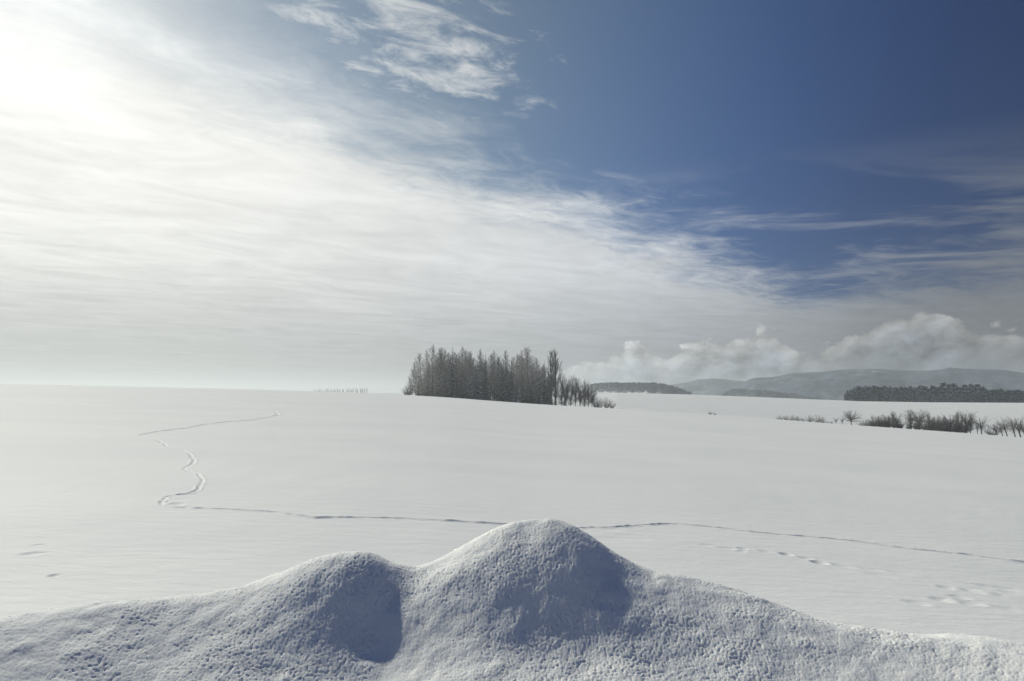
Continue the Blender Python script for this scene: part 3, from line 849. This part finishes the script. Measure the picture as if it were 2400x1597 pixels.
def build_grove():
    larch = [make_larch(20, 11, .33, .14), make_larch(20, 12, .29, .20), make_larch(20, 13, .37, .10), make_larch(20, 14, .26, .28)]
    spruce = [make_spruce(18, 21), make_spruce(18, 22, .22, .6), make_spruce(18, 23, .18, .25)]
    pop = [make_poplar(20, 31), make_poplar(20, 32)]
    bare = [make_bare(10, 41, .26, .10, .03, .5, 44, .6), make_bare(10, 42, .30, .15, .05, .4, 44, .6, flat=1), make_bare(10, 43, .34, .2, .1, .6, 50, .5)]
    bush = [make_bare(4, 51, .55, .15, 0, .2, 40, .4, False, 1.5), make_bare(4, 52, .48, .2, 0, .2, 48, .5, False, 1.5)]
    G = 'trees of the snowy grove on the crest'
    # (photo column, row of the top, kind, variant, range, lean, width, label)
    T = [
     (952, 908, 'u', 0, 262, 0, 1.1, 'lowest frosted bush, at the end of the grove farthest from the twin poplars'),
     (960, 897, 'u', 1, 264, -6, 1.1, 'pale twiggy bush next to the lowest bush at the far end of the grove'),
     (968, 884, 'l', 2, 268, -8, 1.0, 'short larch leaning out over the frosted bushes at the grove end'),
     (975, 868, 'l', 0, 266, -7, 1.2, 'half-height larch tilted outward behind the short leaning larch'),
     (983, 848, 'l', 2, 272, -6, 1.05, 'larch with long branches sticking out into open sky at the grove end'),
     (991, 830, 'l', 0, 270, -4, 1.1, 'tall larch with bristling outer branches at the sloping end of the grove'),
     (1004, 822, 'l', 1, 264, -2, .9, 'larch with a dark bare lower trunk beside the tallest end larch'),
     (1014, 811, 'l', 0, 265, 0, 1.0, 'straight tall larch with a clear dark trunk, topmost at the sloping end'),
     (1024, 818, 'l', 3, 275, 2, 1.1, 'thin larch just behind the straight tall larch with the clear trunk'),
     (1034, 816, 'l', 2, 268, 0, .9, 'larch with an open see-through top beside the orange-tinted larch'),
     (1043, 820, 'l', 1, 264, 0, .9, 'orange-tinted slim larch close to the dark spruce that tops the grove'),
     (1059, 808, 's', 2, 268, 0, .95, 'dark dense spruce forming the highest point of the grove'),
     (1050, 846, 's', 0, 276, 0, 1.0, 'half-hidden spruce under the shoulder of the highest spruce'),
     (1070, 830, 'l', 3, 274, 0, 1.0, 'grey larch squeezed beside the highest spruce'),
     (1083, 815, 'l', 1, 268, 1, 1.0, 'larch with a tufted crown, next tall one after the highest spruce'),
     (1093, 822, 'l', 0, 272, 0, .95, 'larch with branching broken top between two tufted larches'),
     (1104, 824, 'l', 2, 266, 2, .9, 'larch standing at the notch in the skyline of the grove'),
     (1116, 838, 's', 1, 262, 0, 1.1, 'spruce most heavily plastered with snow, right of the skyline notch'),
     (1127, 819, 'l', 3, 272, 0, .8, 'larch with a bare stalk and a small tuft above the snow-plastered spruce'),
     (1138, 826, 's', 2, 268, 0, .85, 'spruce with a narrow dark pointed tip beside the snow-plastered spruce'),
     (1149, 832, 'l', 2, 274, 0, 1.0, 'bushy grey larch behind the pointed dark spruce tip'),
     (1158, 824, 'l', 0, 268, 0, .95, 'larch with a rounded feathery top halfway along the grove'),
     (1168, 836, 'l', 3, 276, 0, 1.0, 'lower larch in the dip after the rounded feathery larch'),
     (1187, 823, 'l', 1, 268, 0, .95, 'tall slim larch with a narrow flat top past the middle dip'),
     (1178, 850, 's', 0, 264, 0, 1.0, 'short snowy spruce in front of the tall slim flat-topped larch'),
     (1199, 835, 's', 2, 270, 0, .9, 'pointed dark spruce beside the tall slim flat-topped larch'),
     (1208, 832, 'l', 2, 274, 0, .9, 'larch with wispy side branches between the pointed spruce and the forked larch'),
     (1224, 823, 'l', 3, 270, 0, .95, 'larch with a forked-looking tip beside the broad-crowned tall larch'),
     (1210, 880, 's', 1, 258, 0, 1.2, 'small young spruce with thick snow pads at the front edge of the grove'),
     (1236, 830, 'l', 1, 276, 0, .9, 'larch mostly hidden behind the broad-crowned tall larch'),
     (1246, 815, 'l', 2, 266, 0, 1.15, 'tallest broad-crowned larch near the twin poplars, with level branches'),
     (1252, 850, 'l', 0, 272, 0, 1.0, 'shorter larch under the level branches of the broad-crowned tall larch'),
     (1277, 843, 's', 2, 264, 0, .95, 'sharp dark spruce standing just beside the twin poplars'),
     (1264, 862, 'l', 1, 268, 0, 1.1, 'low grey larch between the broad-crowned larch and the sharp dark spruce'),
     (1284, 872, 's', 0, 272, 0, 1.0, 'squat spruce tucked behind the thinner poplar'),
     (1292, 815, 'p', 0, 258, 0, 1.2, 'thinner of the twin bare poplars rising above the end of the grove'),
     (1302, 814, 'p', 1, 258, 0, 1.5, 'thicker of the twin bare poplars rising above the end of the grove'),
     (1316, 874, 'b', 0, 257, 0, 1.1, 'bare upright tree touching the thicker poplar'),
     (1326, 877, 'b', 1, 259, 0, 1.0, 'bare fan-shaped tree second from the thicker poplar'),
     (1323, 925, 's', 0, 255, 0, 1.5, 'little dark evergreen at the foot of the bare trees past the poplars'),
     (1337, 883, 'b', 0, 257, 3, 1.0, 'slender bare tree third from the thicker poplar'),
     (1348, 883, 'b', 2, 259, 4, 1.0, 'bare tree with a flat spreading top past the poplars'),
     (1359, 886, 'b', 1, 257, 5, 1.1, 'bare tree with dark tufts on its outward-reaching top branches'),
     (1369, 890, 'b', 0, 259, 3, 1.1, 'bare many-stemmed tree next after the tufted bare tree'),
     (1379, 898, 'b', 2, 256, 2, 1.1, 'last full-height bare tree where the grove tails off'),
     (1387, 902, 'b', 1, 258, 3, 1.0, 'bare tree leaning out at the shoulder of the tailing-off grove'),
     (1397, 926, 'u', 1, 254, 0, 1.1, 'dense low bush filling the gap after the last bare tree'),
     (1406, 936, 'u', 0, 253, 0, 1.0, 'sparse low bush between the dense bush and the round-topped shrub'),
     (1421, 930, 'u', 1, 253, 0, .95, 'round-topped shrub standing clear against the far field'),
     (1434, 935, 'u', 0, 253, 0, .95, 'thin outermost shrub at the tail of the grove'),
    ]
    kinds = {'l': ('larch_tree', 'tree', larch, 20), 's': ('spruce_tree', 'tree', spruce, 18), 'p': ('poplar_tree', 'tree', pop, 20),
             'b': ('bare_tree', 'tree', bare, 10), 'u': ('bush', 'bush', bush, 4)}
    for px, py, k, v, r, lean, wd, lb in T:
        nm, cat, src, H0 = kinds[k]
        H = height_for(px, py, r)
        put(nm, src[v], lb, cat, px=px, r=r, H=H, H0=H0, group=G, lean=lean, wide=wd * (1.0 if k != 'u' else 1.3))
    # trees deep inside that nothing tells apart
    rg = np.random.default_rng(5)
    for i in range(84):
        px = rg.uniform(976, 1288); r = rg.uniform(276, 300)
        top = np.interp(px, [978, 1010, 1060, 1100, 1130, 1170, 1240, 1290], [868, 832, 822, 830, 834, 838, 832, 858]) + rg.uniform(0, 24)
        s = rg.random() < .6
        put('spruce_tree' if s else 'larch_tree', spruce[rg.integers(3)] if s else larch[rg.integers(4)], 'grey spruce deep inside the snowy grove, mostly hidden' if s else 'grey bare larch deep inside the snowy grove, mostly hidden',
            'tree', px=px, r=r, H=height_for(px, top, r), H0=18 if s else 20, group='spruces deep inside the grove' if s else 'larches deep inside the grove', wide=1.1)
    # dead grass tips poking through beyond the last shrub
    tip = make_bare(.8, 61, .8, .3, 0, .1, 10, .5, False, 2.0, 1)
    for px, py, lb in ((1452, 953, 'row of dry weed tips just past the outermost shrub of the grove'), (1463, 955, 'second clump of dry weed tips past the outermost shrub'),
                       (1545, 961, 'faint dry weed clump on the bare crest before the frosted shrubs'), (1560, 962, 'fainter dry weed clump beside the one on the bare crest')):
        put('weed_clump', tip, lb, 'weeds', px=px, r=251, H=.75, H0=.8, group='weed tips on the crest', wide=2.2)
    for px, lb in ((1664, 'larger of two twiggy shrubs alone on the bare crest'), (1675, 'smaller of two twiggy shrubs alone on the bare crest')):
        put('bush', bush[0], lb, 'bush', px=px, r=251, H=1.5 if px < 1670 else 1.1, H0=4, group='pair of shrubs on the bare crest', wide=1.6)

def build_hedgerow():
    dense = [make_bare(7, 71, .42, .10, 0, .2, 80, .5, False, 1.5, 5), make_bare(7, 72, .36, .10, 0, .3, 80, .55, False, 1.5, 5)]
    rounded = make_bare(9, 73, .46, .22, .22, .45, 60, .35, True, 1.7, 4, egg=.6)
    tall = [make_bare(11, 74, .30, .12, .06, .6, 56, .65, True, 1.2, 4, flat=0, egg=.6), make_bare(11, 75, .34, .15, .05, .45, 56, .6, True, 1.2, 4, flat=1)]
    open_ = [make_bare(9, 76, .38, .30, .15, .5, 26, .5, True, 1.6, 3, flat=1), make_bare(9, 77, .34, .35, .12, .45, 22, .55, True, 1.5, 3, flat=1)]
    bush = [make_bare(4, 78, .60, .12, 0, .2, 40, .4, False, 1.6), make_bare(4, 79, .5, .15, 0, .2, 40, .5, False, 1.6)]
    G = 'bare trees and bushes of the hedgerow behind the crest'
    K = {'u': ('bush', 'bush', bush, 4), 'd': ('thicket', 'bush', dense, 7), 'r': ('bare_tree', 'tree', [rounded], 9), 't': ('bare_tree', 'tree', tall, 11), 'o': ('bare_tree', 'tree', open_, 9)}
    T = [
     (1827, 975, 'u', 0, 0, 1.3, 'first low frosted bush at the tip of the hedgerow'),
     (1841, 976, 'u', 1, 0, 1.3, 'second low frosted bush from the tip of the hedgerow'),
     (1854, 974, 'u', 0, 0, 1.2, 'third bush from the hedgerow tip, a little taller than its neighbours'),
     (1868, 977, 'u', 1, 0, 1.2, 'fourth thin bush from the hedgerow tip, before a small gap'),
     (1880, 980, 'u', 0, 0, 1.0, 'fifth and thinnest bush from the hedgerow tip'),
     (1896, 976, 'u', 1, 0, 1.3, 'pale bush just before the small dark upright shrub of the hedgerow'),
     (1914, 973, 'u', 0, 0, .9, 'small dark upright shrub near the hedgerow tip'),
     (1926, 980, 'u', 1, 0, 1.2, 'bush sloping down just after the small dark upright shrub'),
     (1938, 989, 'u', 0, 0, 1.4, 'very low brush tuft in the gap of the hedgerow, paler one'),
     (1947, 989, 'u', 1, 0, 1.4, 'very low brush tuft in the gap of the hedgerow, next to the small open tree'),
     (1957, 978, 'o', 0, 0, 1.0, 'small open tree two before the round-crowned tree'),
     (1972, 977, 'o', 1, 0, 1.0, 'small spreading tree right before the round-crowned tree'),
     (1993, 961, 'r', 0, 0, 1.0, 'round-crowned bare tree with forking trunk standing clear in the hedgerow'),
     (2018, 985, 'u', 0, 0, 1.3, 'low bush just after the round-crowned tree'),
     (2030, 984, 'u', 1, 0, 1.2, 'darker low bush between the round-crowned tree and the brown thicket'),
     (2044, 973, 'd', 0, 0, .9, 'first stems of the brown thicket after the round-crowned tree'),
     (2056, 974, 'd', 1, 0, .9, 'brown thicket with pale slanting stems'),
     (2068, 971, 'd', 0, 0, .9, 'brown thicket before the single tall pole-like tree'),
     (2079, 973, 'd', 1, 0, .9, 'thicket at the foot of the single tall pole-like tree'),
     (2089, 962, 't', 0, 0, .8, 'single tall pole-like tree rising from the brown thicket'),
     (2099, 970, 't', 1, 0, .9, 'bare tree with curved top just after the pole-like tree'),
     (2107, 985, 'd', 0, 0, 1.0, 'dark brown low thicket sloping down to the notch in the hedgerow'),
     (2132, 959, 't', 0, 0, 1.15, 'tallest bare tree of the hedgerow, wide fan of upright branches'),
     (2151, 961, 't', 1, 0, 1.1, 'tall fan-shaped tree right after the tallest hedgerow tree'),
     (2142, 992, 'd', 1, 0, 1.0, 'dark undergrowth thicket between the two tall fan-shaped trees'),
     (2163, 980, 'd', 0, 0, .9, 'dark thicket after the second fan-shaped tree'),
     (2174, 965, 't', 0, 0, .75, 'slim bare tree before the large dark domed thicket'),
     (2186, 976, 'd', 1, 0, 1.0, 'edge of the large dark domed thicket, lighter in tone'),
     (2199, 974, 'd', 0, 0, 1.1, 'large dark domed thicket in the middle of the hedgerow'),
     (2211, 976, 'd', 1, 0, 1.1, 'darkest low part of the large domed thicket'),
     (2224, 968, 'o', 0, 0, 1.0, 'dark-topped tree leaning over the large domed thicket'),
     (2243, 965, 'd', 1, 0, .9, 'broad dense tree closing the large dark domed thicket'),
     (2236, 990, 'd', 0, 0, 1.0, 'dark undergrowth below the broad dense tree'),
     (2262, 964, 't', 1, 0, 1.0, 'tall narrow tree with a clear trunk after the broad dense tree'),
     (2270, 966, 't', 0, 0, .8, 'tall narrow twin close behind the clear-trunked tree'),
     (2286, 983, 'o', 1, 0, .7, 'small thin tree in the gap before the loose open tree'),
     (2296, 974, 'o', 0, 0, 1.0, 'loose open tree standing alone with gaps on both sides'),
     (2320, 996, 'u', 0, 0, 1.2, 'low bush before the leaning trees at the picture edge'),
     (2333, 990, 'o', 0, -14, 1.0, 'short tree leaning over towards the loose open tree'),
     (2345, 984, 'o', 1, -14, 1.0, 'second of the leaning trees, with a bent trunk'),
     (2356, 978, 'o', 0, -10, 1.0, 'tallest and thickest of the leaning trees'),
     (2374, 976, 'o', 1, -10, 1.0, 'thin-trunked tree with a high open crown past the leaning trees'),
     (2387, 974, 'o', 0, -6, 1.1, 'open-crowned tree with a straight dark trunk close to the picture edge'),
     (2399, 980, 'o', 1, -12, 1.0, 'outermost tree of the hedgerow, cut by the picture edge'),
    ]
    for i, (px, py, k, v, lean, wd, lb) in enumerate(T):
        nm, cat, src, H0 = K[k]
        r = 256 + (i * 7 % 5) * 1.6 + (4 if k in 'to' else 0)
        put(nm, src[v], lb, cat, px=px, r=r, H=height_for(px, py - (3 if k == 'u' else 1), r), H0=H0, group=G, lean=lean, wide=wd * {'u': 1.6, 'd': 1.25, 't': 1.35, 'o': 1.5, 'r': 1.5}[k])

    rg = np.random.default_rng(33)
    for i in range(22):
        px = 2040 + i * 10.2 + rg.uniform(-3, 3)
        top = float(np.interp(px, [2040, 2100, 2120, 2200, 2260], [984, 985, 995, 984, 994])) + rg.uniform(-3, 4)
        put('thicket', dense[i % 2], 'low twiggy undergrowth filling the foot of the dark hedgerow', 'bush', px=px, r=rg.uniform(259, 266), H=height_for(px, top, 262), H0=7, group='undergrowth along the hedgerow', wide=1.5)

def build_plantation():
    pine = [make_pine(10, 81), make_pine(10, 82), make_pine(10, 83), make_pine(10, 84, True)]
    G = 'frosted pines of the plantation'
    rg = np.random.default_rng(9)
    tops = lambda px: float(np.interp(px, [1979, 1988, 2005, 2021, 2090, 2147, 2193, 2310, 2400, 2440], [921, 911, 906, 904.5, 904, 904, 904, 907, 908, 910]))
    special = [(2212, 896, 'tallest dark pine standing above the plantation skyline'), (2236, 897.5, 'second tall dark pine above the plantation skyline, pointed'), (2226, 900, 'dark pine between the two tallest of the plantation'),
               (2277, 899, 'dark broad pine on the plantation skyline, first after the two tallest'), (2292, 900, 'dark round-headed pine ending the raised part of the skyline'), (2262, 901, 'dark pine in the raised skyline before the broad one')]
    for px, py, lb in special:
        r = 566
        put('pine_tree', pine[3], lb, 'tree', px=px, r=r, H=height_for(px, py, r), H0=10, group=G, wide=1.15)
    ROWN = ['in the plantation front row', 'in the second plantation row', 'halfway up the plantation', 'just below the plantation top', 'topping the plantation']
    n = 0
    for row, (r, f) in enumerate(((528, .42), (536, .55), (545, .72), (555, .88), (565, 1.0))):
        px = 1981 + row * 1.5
        while px < 2420 and n < 290:
            base = ground_z(float(az_t(px, 925)[0]), r)
            H = height_for(px, tops(px), r) * f * rg.uniform(.86, 1.06)
            first = (row == 4 and px < 1992)
            where = ROWN[row] + (' at its rounded end' if px < 2030 else ' nearer its rounded end' if px < 2190 else ' under its raised skyline' if px < 2305 else ' past its raised skyline')
            put('pine_tree', pine[rg.integers(4)], 'frosted pine ' + where, 'tree', px=px, r=r + rg.uniform(-3, 3), H=H, H0=10, group='pines ' + where, wide=rg.uniform(.9, 1.25))
            n += 1
            px += rg.uniform(5.5, 9.0)

def build_far_woods():
    rg = np.random.default_rng(15)
    def wood(label, top, rngs, n, hh, m, seed):
        C, D, L, W = [], [], [], []
        P = np.array(top, float); a, t = az_t(P[:, 0], P[:, 1])
        for i in range(n):
            r = rg.uniform(*rngs); az = rg.uniform(a[0], a[-1])
            zt = EYE + r * float(np.interp(az, a, t)) - hh * .30 * rg.random() ** .6 + hh * .06 - (r - rngs[0]) * 0
            H = hh * rg.uniform(.75, 1.25); z0 = zt - H
            x, y = r * math.sin(R(az)), r * math.cos(R(az))
            k = 46
            tt = rg.random(k) ** .7; rad = H * .20 * ((1 - tt) ** .7 + .08) * (.4 + .6 * rg.random(k)); an = rg.random(k) * 6.283
            C.append(np.stack([x + np.cos(an) * rad, y + np.sin(an) * rad, z0 + H * (.05 + .95 * tt)], -1))
            D.append(np.stack([np.cos(an), np.sin(an), rg.uniform(-.4, .6, k)], -1)); L.append(np.full(k, H * .22)); W.append(np.full(k, H * .13))
            C.append(np.array([[x, y, z0 + H * .3]])); D.append(np.array([[0, .05, 1.0]])); L.append(np.array([H * .7])); W.append(np.array([H * .05]))
        me = cards_mesh('far_wood', np.concatenate(C), np.concatenate(L), np.concatenate(W), np.concatenate(D), m, rg, .8)
        tag(obj('far_wood', me), label, kind='stuff')
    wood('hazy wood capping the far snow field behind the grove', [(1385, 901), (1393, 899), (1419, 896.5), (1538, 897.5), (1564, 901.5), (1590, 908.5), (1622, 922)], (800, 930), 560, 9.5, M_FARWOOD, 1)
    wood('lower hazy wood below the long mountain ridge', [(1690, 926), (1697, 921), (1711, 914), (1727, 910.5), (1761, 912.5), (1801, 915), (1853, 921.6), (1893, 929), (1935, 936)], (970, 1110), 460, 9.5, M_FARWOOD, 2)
    pole = make_bare(10, 91, .20, .15, .1, .6, 20, .7, True, 1.4, 2)
    for i in range(24):
        px = 736 + i * 5.4 + rg.uniform(-1.5, 1.5); r = 620
        H = height_for(px, 912.0 - 2.5 * min(1, (px - 730) / 100) + rg.uniform(-1.2, 1.2), r)
        put('bare_tree', pole, 'faint hazy bare tree in the row just showing over the crest', 'tree', px=px, r=r, H=H, H0=10, group='faint row of trees over the crest', wide=.8)
M_FARWOOD = plain_material('far_wood', (.30, .335, .345), (.46, .50, .51), .02, 1.0)  # paled so the colour itself carries haze the volume is too thin for
build_grove()
build_hedgerow()
build_plantation()
build_far_woods()
